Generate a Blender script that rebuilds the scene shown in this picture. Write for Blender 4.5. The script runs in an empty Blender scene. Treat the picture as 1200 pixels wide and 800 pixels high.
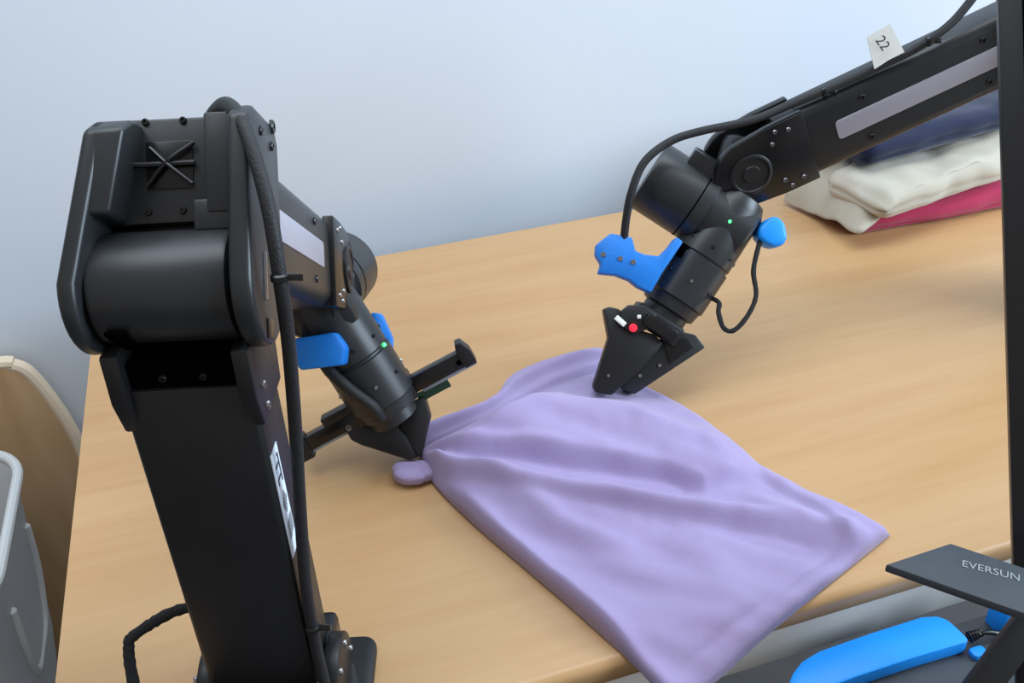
import bpy, bmesh, math, random
from mathutils import Vector, Matrix, noise
random.seed(7)

# ------------------------------------------------------------------ camera
F = 1100.0                                   # focal length in pixels of a 1200 px wide frame
CAM = Vector((0.0, 0.0, 1.40))
RX = Vector((0.9523, -0.3027, -0.0398))      # camera right, in the world
RY = Vector((-0.1994, -0.5179, -0.8319))     # camera down
RZ = RX.cross(RY).normalized()               # viewing direction
RX.normalize(); RY = RZ.cross(RX).normalized()
scene = bpy.context.scene
cam_data = bpy.data.cameras.new('camera')
cam_data.sensor_width = 36.0
cam_data.lens = F / 1200.0 * 36.0
cam_data.clip_start = 0.02
cam = bpy.data.objects.new('camera', cam_data)
scene.collection.objects.link(cam)
cam.matrix_world = Matrix(((RX.x, -RY.x, -RZ.x, CAM.x), (RX.y, -RY.y, -RZ.y, CAM.y), (RX.z, -RY.z, -RZ.z, CAM.z), (0, 0, 0, 1)))
scene.camera = cam

# ------------------------------------------------------------------ world, lights, exposure
world = bpy.data.worlds.new('world'); scene.world = world
world.use_nodes = True
bgn = world.node_tree.nodes['Background']
bgn.inputs['Color'].default_value = (1.0, 0.95, 0.93, 1)
bgn.inputs['Strength'].default_value = 0.36

def area_light(name, loc, target, sx, sy, power, color):
    d = bpy.data.lights.new(name, 'AREA'); d.shape = 'RECTANGLE'; d.size = sx; d.size_y = sy
    d.energy = power; d.color = color
    o = bpy.data.objects.new(name, d); scene.collection.objects.link(o)
    o.location = loc
    o.rotation_euler = (Vector(target) - Vector(loc)).to_track_quat('-Z', 'Y').to_euler()
    return o
area_light('window_daylight', (3.6, -0.9, 2.3), (0.3, 1.1, 0.9), 2.0, 1.7, 190, (0.68, 0.84, 1.0))
area_light('ceiling_light', (0.2, 0.75, 2.7), (0.2, 1.0, 0.7), 2.4, 0.9, 36, (0.80, 0.90, 1.0))

scene.view_settings.view_transform = 'Standard'
scene.view_settings.look = 'None'
scene.view_settings.gamma = 1.0
scene.view_settings.use_curve_mapping = False
scene.view_settings.exposure = 0.0

# ------------------------------------------------------------------ helpers
def ray(px, py): return RX * ((px - 600) / F) + RY * ((py - 400) / F) + RZ
def P(px, py, d): return CAM + ray(px, py) * d
def at_z(px, py, z): r = ray(px, py); return CAM + r * ((z - CAM.z) / r.z)
def at_y(px, py, y): r = ray(px, py); return CAM + r * ((y - CAM.y) / r.y)
def V(*a): return Vector(a)
Xw, Yw, Zw = V(1, 0, 0), V(0, 1, 0), V(0, 0, 1); O = V(0, 0, 0)

def lin(c): return tuple((x / 12.92 if x <= 0.04045 else ((x + 0.055) / 1.055) ** 2.4) for x in [v / 255 for v in c])

def new_mat(name, rgb, rough=0.5, metallic=0.0, spec=0.5):
    m = bpy.data.materials.new(name); m.use_nodes = True
    b = m.node_tree.nodes['Principled BSDF']
    b.inputs['Base Color'].default_value = (*lin(rgb), 1)
    b.inputs['Roughness'].default_value = rough
    b.inputs['Metallic'].default_value = metallic
    b.inputs['Specular IOR Level'].default_value = spec
    return m

def varied(name, rgb1, rgb2, scale, rough=0.5, bump=0.0, bump_scale=200.0, spec=0.5, stretch=(1, 1, 1), detail=4.0):
    m = new_mat(name, rgb1, rough, 0, spec); nt = m.node_tree; b = nt.nodes['Principled BSDF']
    tc = nt.nodes.new('ShaderNodeTexCoord'); mp = nt.nodes.new('ShaderNodeMapping')
    mp.inputs['Scale'].default_value = stretch
    nt.links.new(tc.outputs['Object'], mp.inputs['Vector'])
    n = nt.nodes.new('ShaderNodeTexNoise'); n.inputs['Scale'].default_value = scale; n.inputs['Detail'].default_value = detail
    nt.links.new(mp.outputs['Vector'], n.inputs['Vector'])
    cr = nt.nodes.new('ShaderNodeValToRGB')
    cr.color_ramp.elements[0].position = 0.3; cr.color_ramp.elements[1].position = 0.7
    cr.color_ramp.elements[0].color = (*lin(rgb1), 1); cr.color_ramp.elements[1].color = (*lin(rgb2), 1)
    nt.links.new(n.outputs['Fac'], cr.inputs['Fac']); nt.links.new(cr.outputs['Color'], b.inputs['Base Color'])
    if bump > 0:
        n2 = nt.nodes.new('ShaderNodeTexNoise'); n2.inputs['Scale'].default_value = bump_scale; n2.inputs['Detail'].default_value = 3
        nt.links.new(tc.outputs['Object'], n2.inputs['Vector'])
        bp = nt.nodes.new('ShaderNodeBump'); bp.inputs['Strength'].default_value = bump; bp.inputs['Distance'].default_value = 0.002
        nt.links.new(n2.outputs['Fac'], bp.inputs['Height']); nt.links.new(bp.outputs['Normal'], b.inputs['Normal'])
    return m

def wood_mat(name, c1, c2, c3, along=(1.2, 14, 14), rough=0.42):
    m = new_mat(name, c1, rough, 0, 0.5); nt = m.node_tree; b = nt.nodes['Principled BSDF']
    tc = nt.nodes.new('ShaderNodeTexCoord'); mp = nt.nodes.new('ShaderNodeMapping'); mp.inputs['Scale'].default_value = along
    nt.links.new(tc.outputs['Object'], mp.inputs['Vector'])
    n1 = nt.nodes.new('ShaderNodeTexNoise'); n1.inputs['Scale'].default_value = 1.6; n1.inputs['Detail'].default_value = 5; n1.inputs['Distortion'].default_value = 0.4
    n2 = nt.nodes.new('ShaderNodeTexNoise'); n2.inputs['Scale'].default_value = 9; n2.inputs['Detail'].default_value = 6
    nt.links.new(mp.outputs['Vector'], n1.inputs['Vector']); nt.links.new(mp.outputs['Vector'], n2.inputs['Vector'])
    mx = nt.nodes.new('ShaderNodeMath'); mx.operation = 'MULTIPLY_ADD'; mx.inputs[1].default_value = 0.35
    nt.links.new(n2.outputs['Fac'], mx.inputs[0]); 
    ml = nt.nodes.new('ShaderNodeMath'); ml.operation = 'MULTIPLY'; ml.inputs[1].default_value = 0.65
    nt.links.new(n1.outputs['Fac'], ml.inputs[0]); nt.links.new(ml.outputs[0], mx.inputs[2])
    cr = nt.nodes.new('ShaderNodeValToRGB'); e = cr.color_ramp.elements
    e[0].position = 0.36; e[0].color = (*lin(c2), 1); e[1].position = 0.62; e[1].color = (*lin(c3), 1)
    k = e.new(0.49); k.color = (*lin(c1), 1)
    nt.links.new(mx.outputs[0], cr.inputs['Fac']); nt.links.new(cr.outputs['Color'], b.inputs['Base Color'])
    return m

def emit_mat(name, rgb, strength):
    m = new_mat(name, rgb, 0.4); b = m.node_tree.nodes['Principled BSDF']
    b.inputs['Emission Color'].default_value = (*lin(rgb), 1); b.inputs['Emission Strength'].default_value = strength
    return m

M = {}
M['wall'] = varied('wall_paint', (213, 221, 230), (216, 224, 233), 2.0, 0.85, 0.05, 300, 0.2)
M['floor'] = varied('floor_vinyl', (92, 90, 90), (104, 101, 100), 5.0, 0.6)
M['beech'] = wood_mat('beech_laminate', (193, 152, 105), (189, 147, 100), (197, 157, 111), rough=0.36)
M['beech_edge'] = wood_mat('beech_edge_band', (196, 154, 102), (186, 144, 92), (204, 164, 114))
M['ply'] = wood_mat('plywood', (196, 160, 118), (182, 145, 104), (206, 172, 132), (4, 4, 0.8), 0.5)
M['ply_edge_lit'] = new_mat('plywood_edge_lit', (236, 218, 192), 0.6)  # cream edge, with the light it catches put into the colour
M['steel'] = new_mat('grey_powder_coat', (222, 218, 210), 0.5)
M['black'] = varied('black_anodised', (20, 20, 22), (24, 24, 26), 60, 0.42, 0.03, 900, 0.5)
M['black_satin'] = varied('black_satin_plastic', (35, 37, 39), (40, 42, 44), 40, 0.38, 0.02, 800, 0.5)
M['black_gloss'] = new_mat('black_machined', (14, 14, 16), 0.28)
M['rubber'] = varied('black_rubber_sheath', (22, 22, 24), (30, 30, 32), 300, 0.6, 0.3, 700)
M['braid'] = varied('black_braided_sleeve', (14, 14, 15), (32, 32, 34), 600, 0.8, 0.9, 900)
M['hole_shade'] = new_mat('recess_shade', (6, 6, 7), 0.9, 0, 0.0)  # flat black standing in for the shade inside slots, seams and recesses
M['blue'] = varied('blue_printed_plastic', (12, 116, 206), (16, 124, 216), 30, 0.5, 0.15, 350)
M['blue_bright'] = varied('bright_blue_plastic', (14, 146, 246), (18, 152, 250), 30, 0.45)
M['screw'] = new_mat('screw_steel', (170, 170, 172), 0.25, 1.0)
M['dark_screw'] = new_mat('black_oxide_screw', (58, 58, 60), 0.3, 0.8)
M['strip'] = new_mat('milky_light_strip', (168, 166, 176), 0.4)
M['paper'] = new_mat('white_paper', (236, 236, 228), 0.7)
M['sticker'] = new_mat('white_sticker', (226, 238, 250), 0.5)
M['ink'] = new_mat('black_print', (40, 40, 44), 0.7)
M['grey_ink'] = new_mat('grey_print', (140, 144, 150), 0.7)  # grey of the print, also used for the painted rail reflections
M['letter'] = new_mat('silver_lettering', (150, 156, 162), 0.5)
M['led_green'] = emit_mat('green_led', (60, 255, 110), 4)
M['led_red'] = emit_mat('red_led', (255, 30, 50), 1.5)
M['pcb'] = new_mat('green_circuit_board', (24, 60, 40), 0.5)
M['plate'] = varied('dark_grey_plate', (62, 68, 74), (66, 72, 78), 60, 0.6)
M['cabinet'] = varied('dark_grey_cabinet', (70, 74, 78), (76, 80, 84), 20, 0.6)

def cloth_mat(name, c1, c2, scale=14):
    m = varied(name, c1, c2, scale, 0.9, 0.25, 900, 0.15)
    b = m.node_tree.nodes['Principled BSDF']
    b.inputs['Sheen Weight'].default_value = 0.25; b.inputs['Sheen Roughness'].default_value = 0.5
    return m
M['lavender'] = cloth_mat('lavender_cotton', (158, 142, 180), (164, 149, 187))
M['red'] = cloth_mat('raspberry_cotton', (166, 42, 78), (174, 50, 86))
M['beige'] = cloth_mat('cream_cotton', (178, 169, 150), (192, 185, 170))
M['navy'] = cloth_mat('navy_cotton', (19, 27, 54), (23, 32, 62))

def translucent_mat():
    m = new_mat('frosted_clear_plastic', (222, 225, 226), 0.35)
    b = m.node_tree.nodes['Principled BSDF']
    b.inputs['Transmission Weight'].default_value = 0.40
    b.inputs['IOR'].default_value = 1.2
    b.inputs['Roughness'].default_value = 0.4
    return m
M['frosted'] = translucent_mat()
M['frosted_rim'] = new_mat('frosted_plastic_rim', (214, 218, 218), 0.35)

# ---- object creation
def smooth(me, ang=35):
    me.shade_smooth()
    me.set_sharp_from_angle(angle=math.radians(ang))

def finish(name, bm, mat, parent=None, origin=None, ang=35):
    """link one mesh; vertices come in world space; a root (Empty) location or an own origin is subtracted"""
    off = Vector((0, 0, 0))
    if parent is not None:
        root = parent
        while root.parent: root = root.parent
        off = Vector(root.location)
    elif origin is not None: off = Vector(origin)
    bmesh.ops.recalc_face_normals(bm, faces=bm.faces)
    bmesh.ops.translate(bm, verts=bm.verts, vec=-off)
    me = bpy.data.meshes.new(name); bm.to_mesh(me); bm.free()
    me.materials.append(M[mat] if isinstance(mat, str) else mat)
    smooth(me, ang)
    o = bpy.data.objects.new(name, me); scene.collection.objects.link(o)
    if parent is not None:
        o.parent = parent
        if parent.type != 'EMPTY' and parent.parent is None: pass
    elif origin is not None: o.location = origin
    return o

def thing(name, label, cat, loc, group=None):
    o = bpy.data.objects.new(name, None); scene.collection.objects.link(o)
    o.location = loc; o.empty_display_size = 0.05
    o['label'] = label; o['category'] = cat
    if group: o['group'] = group
    return o
def tag(o, label, cat, group=None):
    o['label'] = label; o['category'] = cat
    if group: o['group'] = group
    return o
def struct(o): o['kind'] = 'structure'; return o

def bevel(bm, w, seg=2, ang=25):
    if w <= 0: return
    ed = [e for e in bm.edges if len(e.link_faces) == 2 and e.calc_face_angle(0) > math.radians(ang)]
    bmesh.ops.bevel(bm, geom=ed, offset=w, segments=seg, profile=0.5, affect='EDGES', clamp_overlap=True)

def frame(a, up):
    a = Vector(a).normalized(); b = (Vector(up) - a * Vector(up).dot(a)).normalized(); return a, b, a.cross(b)

def box(o, A, B, C, ra, rb, rc, bv=0.002, bm=None):
    """box in the frame (o; A,B,C) over ranges ra, rb, rc"""
    t = bmesh.new()
    vs = [t.verts.new(o + A * x + B * y + C * z) for x in ra for y in rb for z in rc]
    for f in ((0, 1, 3, 2), (4, 6, 7, 5), (0, 4, 5, 1), (2, 3, 7, 6), (0, 2, 6, 4), (1, 5, 7, 3)):
        t.faces.new([vs[i] for i in f])
    bmesh.ops.recalc_face_normals(t, faces=t.faces)
    bevel(t, bv)
    return merge(bm, t)

def merge(bm, t):
    if bm is None: return t
    me = bpy.data.meshes.new('tmp'); t.to_mesh(me); t.free(); bm.from_mesh(me); bpy.data.meshes.remove(me)
    return bm

def prism(o, A, B, C, poly, c0, c1, bv=0.002, bm=None, seg=2):
    """2-D polygon in (A,B) extruded along C from c0 to c1"""
    t = bmesh.new()
    lo = [t.verts.new(o + A * x + B * y + C * c0) for x, y in poly]
    hi = [t.verts.new(o + A * x + B * y + C * c1) for x, y in poly]
    n = len(poly)
    t.faces.new(lo); t.faces.new(hi)
    for i in range(n): t.faces.new([lo[i], lo[(i + 1) % n], hi[(i + 1) % n], hi[i]])
    bmesh.ops.recalc_face_normals(t, faces=t.faces)
    bevel(t, bv, seg, 28)
    return merge(bm, t)

def solid(pts, vec, bv=0.002, bm=None, seg=2):
    """planar-ish polygon of world points extruded by a world vector"""
    t = bmesh.new(); n = len(pts)
    lo = [t.verts.new(p) for p in pts]; hi = [t.verts.new(p + vec) for p in pts]
    t.faces.new(lo); t.faces.new(hi)
    for i in range(n): t.faces.new([lo[i], lo[(i + 1) % n], hi[(i + 1) % n], hi[i]])
    bmesh.ops.recalc_face_normals(t, faces=t.faces)
    bevel(t, bv, seg, 28)
    return merge(bm, t)

def perp(d):
    d = d.normalized(); a = V(0, 0, 1) if abs(d.z) < 0.9 else V(1, 0, 0)
    u = d.cross(a).normalized(); return u, d.cross(u)

def lathe(p0, d, prof, seg=40, bm=None, caps=True):
    """profile [(t along d, radius)] turned about the axis from p0 along d"""
    d = Vector(d).normalized(); u, v = perp(d); t = bmesh.new(); rings = []
    for s, r in prof:
        rings.append([t.verts.new(p0 + d * s + (u * math.cos(a) + v * math.sin(a)) * r) for a in [2 * math.pi * i / seg for i in range(seg)]])
    for k in range(len(rings) - 1):
        for i in range(seg):
            j = (i + 1) % seg
            t.faces.new([rings[k][i], rings[k][j], rings[k + 1][j], rings[k + 1][i]])
    if caps: t.faces.new(rings[0]); t.faces.new(rings[-1])
    bmesh.ops.recalc_face_normals(t, faces=t.faces)
    return merge(bm, t)

def cyl(p0, d, r, L, bv=0.002, seg=40, bm=None):
    return lathe(p0, d, [(0, r - bv), (bv * 0.3, r - bv * 0.3), (bv, r), (L - bv, r), (L - bv * 0.3, r - bv * 0.3), (L, r - bv)], seg, bm)

def catmull(pts, n=8):
    out = []; q = [pts[0] * 2 - pts[1]] + list(pts) + [pts[-1] * 2 - pts[-2]]
    for i in range(1, len(q) - 2):
        for k in range(n):
            t = k / n
            out.append(0.5 * ((2 * q[i]) + (q[i + 1] - q[i - 1]) * t + (2 * q[i - 1] - 5 * q[i] + 4 * q[i + 1] - q[i + 2]) * t * t + (3 * q[i] - q[i - 1] - 3 * q[i + 1] + q[i + 2]) * t ** 3))
    out.append(pts[-1]); return out

def tube(pts, r, seg=12, n=8, bm=None, wob=0.0):
    c = catmull(pts, n) if n > 1 else list(pts); t = bmesh.new(); rings = []
    prev = None
    for i, p in enumerate(c):
        d = (c[min(i + 1, len(c) - 1)] - c[max(i - 1, 0)]).normalized()
        if prev is None: u, v = perp(d)
        else:
            u = (prev - d * prev.dot(d)).normalized(); v = d.cross(u)
        prev = u
        rr = r * (1 + (wob * (random.random() - 0.5) if wob else 0))
        rings.append([t.verts.new(p + (u * math.cos(a) + v * math.sin(a)) * rr) for a in [2 * math.pi * k / seg for k in range(seg)]])
    for k in range(len(rings) - 1):
        for i in range(seg):
            j = (i + 1) % seg
            t.faces.new([rings[k][i], rings[k][j], rings[k + 1][j], rings[k + 1][i]])
    t.faces.new(rings[0]); t.faces.new(rings[-1])
    bmesh.ops.recalc_face_normals(t, faces=t.faces)
    return merge(bm, t)

def screw(p, d, r, parent, mat='dark_screw', name='screw'):
    d = Vector(d).normalized()
    b = lathe(p - d * 0.001, d, [(0, r), (0.0016, r), (0.0024, r * 0.8), (0.0024, r * 0.45), (0.0012, r * 0.4)], 12)
    return finish(name, b, mat, parent)

def text_mesh(name, body, o, A, B, size, mat, parent, lift=0.0004):
    """flat print: word laid in the plane (A reading direction, B up) at o"""
    cu = bpy.data.curves.new(name, 'FONT'); cu.body = body; cu.size = size; cu.align_x = 'CENTER'; cu.align_y = 'CENTER'; cu.extrude = 0.0002
    cu.resolution_u = 3
    tmp = bpy.data.objects.new(name, cu); scene.collection.objects.link(tmp)
    dg = bpy.context.evaluated_depsgraph_get()
    me = bpy.data.meshes.new_from_object(tmp.evaluated_get(dg))
    bpy.data.objects.remove(tmp); bpy.data.curves.remove(cu)
    N = A.cross(B).normalized()
    bm = bmesh.new(); bm.from_mesh(me); bpy.data.meshes.remove(me)
    for v in bm.verts: v.co = o + A * v.co.x + B * v.co.y + N * (v.co.z + lift)
    return finish(name, bm, mat, parent)

def rrect(x0, x1, y0, y1, r, n=5):
    pts = []
    for cx, cy, a0 in ((x1 - r, y1 - r, 0), (x0 + r, y1 - r, 90), (x0 + r, y0 + r, 180), (x1 - r, y0 + r, 270)):
        for i in range(n + 1):
            a = math.radians(a0 + 90 * i / n); pts.append((cx + r * math.cos(a), cy + r * math.sin(a)))
    return pts


# ------------------------------------------------------------------ the room
b = box(O, Xw, Yw, Zw, (-4, 4.5), (1.33, 1.43), (0, 3), 0); struct(finish('wall_back', b, 'wall'))
b = box(O, Xw, Yw, Zw, (-4, 4.5), (-3, 1.33), (-0.05, 0), 0); struct(finish('floor', b, 'floor'))
b = box(O, Xw, Yw, Zw, (-4, 4.5), (1.320, 1.33), (0, 0.06), 0.003); struct(finish('baseboard_back', b, 'steel'))

# ------------------------------------------------------------------ the table
TX0, TX1, TY0, TY1, TZ = -0.2367, 1.55, 0.455, 1.2255, 0.75
tb = thing('work_table', 'beech-topped work table with a pale grey apron, in front of white wall', 'table', (0.65, 0.85, 0))
prof = [(TY1, TZ), (TY1, TZ - 0.026), (TY0 + 0.004, TZ - 0.026), (TY0, TZ - 0.022)]
for i in range(7):
    a = math.radians(180 - 90 * i / 6); prof.append((TY0 + 0.009 + 0.009 * math.cos(a), TZ - 0.009 + 0.009 * math.sin(a)))
b = prism(O, Yw, Zw, Xw, prof, TX0, TX1, 0)
finish('tabletop', b, 'beech', tb, ang=50)
b = box(O, Xw, Yw, Zw, (TX0 + 0.03, TX1 - 0.03), (TY0 + 0.010, TY0 + 0.03), (0.668, 0.724), 0.002); finish('apron', b, 'steel', tb)
b = box(O, Xw, Yw, Zw, (TX0 + 0.03, TX1 - 0.03), (TY1 - 0.06, TY1 - 0.04), (0.668, 0.724), 0.002); finish('apron', b, 'steel', tb)
for x in (TX0 + 0.03, TX1 - 0.05):
    b = box(O, Xw, Yw, Zw, (x, x + 0.02), (TY0 + 0.03, TY1 - 0.06), (0.668, 0.724), 0.002); finish('apron', b, 'steel', tb)
for x in (TX0 + 0.05, TX1 - 0.10):
    for y in (TY0 + 0.04, TY1 - 0.10):
        b = box(O, Xw, Yw, Zw, (x, x + 0.05), (y, y + 0.05), (0, 0.724), 0.004); finish('leg', b, 'steel', tb)

# ------------------------------------------------------------------ robot arms
def wrist(root, J, s, e1, B, r, m, spec):
    """wrist and gripper on a forearm: pitch joint J (axis s), motor m and roll body r meeting at B"""
    q = r.cross(m).normalized()
    if q.dot(s) < 0: q = -q
    # housing from the pitch joint to the roll axis
    a, u, v = frame(B - J, s); L = (B - J).length
    hz = box(J, a, u, v, (-0.028, L + 0.012), (-spec['hw'], spec['hw']), (-0.029, 0.029), 0.010)
    finish('wrist_housing', hz, 'black_satin', root)
    # big joint motor
    ml = spec.get('motor_len', 0.097)
    mo = finish('wrist_motor', lathe(B + spec.get('motor_off', O), m, [(-0.028, 0.030), (-0.024, 0.034), (0.024, 0.036), (0.026, 0.0400), (ml - 0.003, 0.0400), (ml - 0.001, 0.0392), (ml, 0.037), (ml, 0.0)], 48), 'black_satin', root)
    finish('motor_seam', lathe(B + spec.get('motor_off', O), m, [(0.040, 0.0403), (0.0415, 0.0403)], 48, caps=False), 'hole_shade', mo)
    # connector block on the motor
    cb = box(B + m * 0.052 + spec['cb_dir'] * 0.036, m, spec['cb_dir'], m.cross(spec['cb_dir']), (-0.020, 0.020), (-0.010, 0.016), (-0.018, 0.018), 0.0015)
    co = finish('connector_block', cb, 'black_satin', root)
    for i in (-1, 1): screw(B + m * (0.052 + i * 0.015) + spec['cb_dir'] * 0.052, spec['cb_dir'], 0.003, co)
    # roll body
    rb = finish('roll_body', lathe(B, r, [(-0.038, 0.018), (-0.034, 0.028), (-0.022, 0.0335), (0.044, 0.0345), (0.046, 0.033), (0.048, 0.033), (0.049, 0.0355), (0.098, 0.0355), (0.100, 0.033), (0.112, 0.031), (0.114, 0.026), (0.124, 0.026)], 48), 'black_satin', root)
    for ang in range(0, 360, 45):
        u, v = perp(r); dd = u * math.cos(math.radians(ang)) + v * math.sin(math.radians(ang))
        screw(B + r * 0.075 + dd * 0.0355, dd, 0.0022, rb, 'screw' if ang % 90 else 'dark_screw')
        screw(B + r * 0.032 + dd * 0.0343, dd, 0.0022, rb)
    dd = spec['slot_dir']; dd = (dd - r * dd.dot(r)).normalized()
    finish('slot', box(B + r * 0.050 + dd * 0.0346, r, dd, r.cross(dd), (-0.006, 0.010), (-0.002, 0.0022), (-0.010, 0.010), 0.001), 'hole_shade', rb)
    dd = spec['led_dir']; dd = (dd - r * dd.dot(r)).normalized()
    finish('status_light', lathe(B + r * spec.get('led_t', 0.005) + dd * spec.get('led_r', 0.0335), dd, [(-0.004, 0.0024), (0.0010, 0.0024), (0.0016, 0.0015), (0.0016, 0)], 12), 'led_green', rb)

def arm(name, label, E, yaw_s, pitch, shoulder_u, base_z, wr):
    s = Vector(yaw_s).normalized(); h = V(-s.y, s.x, 0)
    if wr.get('flip'): h = -h
    e1 = (h * math.cos(pitch) - Zw * math.sin(pitch)); e2 = (h * math.sin(pitch) + Zw * math.cos(pitch))
    S = E + h * shoulder_u; S = V(S.x, S.y, base_z + 0.035)
    root = thing(name, label, 'robot arm', (S.x, S.y, base_z))
    # base: foot plate, turret and shoulder cheeks
    finish('foot_plate', prism(V(S.x, S.y, base_z), h, s, Zw, rrect(-0.075, 0.06, -0.07, 0.07, 0.012), 0, 0.008, 0.0015), 'black', root)
    bc = V(S.x, S.y, base_z)
    finish('turret', lathe(bc + Zw * 0.008, Zw, [(0, 0.058), (0.004, 0.060), (0.010, 0.060), (0.013, 0.057)], 48), 'black_satin', root)
    for k in (-1, 1):
        ck = cyl(S + s * (0.042 * k) - s * (0.010 if k < 0 else -0.0) , s, 0.034, 0.012, 0.002)
        co = finish('shoulder_cheek', ck, 'black', root)
        for aa in range(0, 360, 60):
            screw(S + s * (0.0545 * k) + (h * math.cos(math.radians(aa)) + Zw * math.sin(math.radians(aa))) * 0.026, s * k, 0.0028, co, 'screw')
    finish('shoulder_clevis', box(S, h, s, Zw, (-0.040, 0.044), (-0.046, 0.046), (-0.014, 0.026), 0.005), 'black_gloss', root)
    # lower link
    a, u2, v2 = frame(E - S, s); L = (E - S).length
    # a = along link up, u2 = side, v2 = a x u2
    fwd = v2 if v2.dot(h) > 0 else -v2
    HW = 0.0405
    link = prism(S, u2, fwd, a, rrect(-HW, HW, -0.027, 0.027, 0.006, 3), 0.012, L - 0.055, 0.0006)
    lk = finish('lower_link', link, 'black', root)
    # upper fork of the link, holding the drum
    for k in (-1, 1):
        pl = prism(S, fwd, a, u2, [(-0.026, L - 0.085), (0.026, L - 0.085), (0.031, L - 0.06), (0.031, L - 0.028), (-0.031, L - 0.028), (-0.033, L - 0.06)],
                   0.0325 * k, 0.0430 * k, 0.002)
        fo = finish('link_fork', pl, 'black', root)
        for t in (0.077, 0.062): screw(S + a * (L - t) + u2 * (0.0432 * k) - fwd * 0.015, u2 * k, 0.0028, fo, 'screw')
    finish('fork_recess_shade', box(S, u2, fwd, a, (-0.0305, 0.0305), (-0.024, 0.024), (L - 0.056, L - 0.0375), 0), 'hole_shade', root)  # solid block coloured black for the shade of the fork's recess
    for k in (-1, 1): screw(S + a * (L - 0.048) - fwd * 0.0245 + u2 * (0.012 * k), -fwd, 0.0025, lk, 'dark_screw')
    # elbow drum
    dr = finish('elbow_drum', cyl(E - s * 0.0405, s, 0.0325, 0.079, 0.003, 56), 'black_satin', root)
    nb = (-fwd * 0.75 - a * 0.66).normalized()
    finish('cable_slot', box(E - s * 0.028 + nb * 0.0318, s, nb, s.cross(nb), (-0.006, 0.006), (-0.001, 0.0016), (-0.014, 0.014), 0.0005), 'hole_shade', dr)
    # rear housing of the forearm: two cheeks round the drum and a panel between them
    def lean(bm_):
        for vv in bm_.verts:
            t = (vv.co - E).dot(e2); vv.co += s * max(0, t - 0.01) * 0.20
    for k in (-1, 1):
        w = 0.0545 if k > 0 else 0.0530
        poly = [(0.038, 0.03), (0.038, 0.090), (0.030, 0.100), (-0.018, 0.100), (-0.030, 0.092)]
        if k < 0: poly = [(0.038, 0.03), (0.040, 0.086), (0.034, 0.094), (-0.020, 0.094), (-0.032, 0.086)]
        n = 18
        for i in range(n + 1):
            t = math.radians(180 + (180) * i / n); poly.append((0.038 * math.cos(t), 0.038 * math.sin(t)))
        ck = prism(E, e1, e2, s, poly, (0.0415 if k > 0 else 0.0425) * k, w * k, 0.0035, seg=3)
        if k < 0: lean(ck)
        co = finish('elbow_cheek', ck, 'black_satin', root)
        if k < 0:
            cvb = prism(E, e1, e2, s, [(-0.032, 0.038), (0.030, 0.034), (0.038, 0.086), (0.033, 0.094), (-0.020, 0.094), (-0.032, 0.086)], -0.0525, -0.030, 0.003, seg=3); lean(cvb)
            finish('cover_block', cvb, 'black_satin', co)
        if k > 0:
            for t in ((0.02, 0.085), (-0.005, 0.088)): screw(E + e1 * t[0] + e2 * t[1] + s * w, s, 0.003, co)
            finish('cover_clip', box(E + s * w, e1, e2, s, (-0.012, -0.0085), (-0.012, 0.016), (-0.001, 0.0018), 0.0007), 'screw', co)
            finish('cover_notch', box(E + s * w, e1, e2, s, (-0.008, 0.006), (-0.034, -0.022), (-0.001, 0.0008), 0.0003), 'black_gloss', co)
            screw(E + e1 * 0.024 + e2 * 0.098 + s * w, s, 0.0045, co, 'black_gloss')
    pn = finish('rear_panel', box(E, e1, e2, s, (-0.006, 0.014), (0.036, 0.098), (-0.040, 0.043), 0.002), 'black_satin', root)
    finish('panel_ledge', box(E, e1, e2, s, (-0.013, -0.004), (0.030, 0.048), (0.016, 0.042), 0.0015), 'black_satin', pn)
    finish('panel_side_rib', box(E, e1, e2, s, (-0.014, -0.004), (0.040, 0.098), (0.024, 0.0425), 0.0015), 'black_satin', pn)
    finish('tie_pocket', box(E, e1, e2, s, (-0.0070, -0.0055), (0.056, 0.084), (-0.012, 0.015), 0.0004), 'black_gloss', pn)
    for p in ((-0.012, 0.096), (0.010, 0.096), (-0.012, 0.043), (0.008, 0.043)): screw(E - e1 * 0.0062 + e2 * p[1] + s * p[0], -e1, 0.0022, pn)
    c0 = E - e1 * 0.009 + e2 * 0.070 + s * 0.001
    finish('cable_tie', tube([c0 - s * 0.026 - e1 * 0.002, c0 - s * 0.012, c0, c0 + s * 0.016], 0.0018, 8, 6), 'black_gloss', pn)
    finish('cable_tie', tube([c0 + s * 0.016 + e2 * 0.012, c0 + e2 * 0.001 - e1 * 0.001, c0 - s * 0.012 - e2 * 0.012], 0.0014, 8, 6), 'black_gloss', pn)
    finish('cable_tie', tube([c0 + s * 0.014 - e2 * 0.012, c0 - e1 * 0.001, c0 - s * 0.010 + e2 * 0.010], 0.0013, 8, 6), 'black_gloss', pn)
    # forearm
    FL = wr['forearm_len']; fh = wr.get('half', 0.038); bo = fh + 0.0045
    fa = prism(E, e2, s, e1, rrect(0.009, 0.091, -fh, fh, min(0.014, fh * 0.55), 5), 0.008, FL, 0.0008)
    fr = finish('forearm', fa, 'black_satin', root)
    for k in (-1, 1):
        st = prism(E + s * (fh * k), e1, e2, s * k, rrect(0.060, FL - 0.034, 0.040, 0.062, 0.004, 4), -0.002, 0.0009, 0.0003)
        finish('light_strip', st, 'strip', fr)
        for x in (0.095, FL - 0.067):
            for y in (0.027, 0.075): screw(E + e1 * x + e2 * y + s * ((fh + 0.0002) * k), s * k, 0.0034, fr)
    # bracket at the forearm's end with the pitch hubs
    J = E + e1 * wr['J1'] + e2 * 0.050
    jr = 0.0385; ang = []
    d0 = FL - 0.004 - wr['J1']
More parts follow.
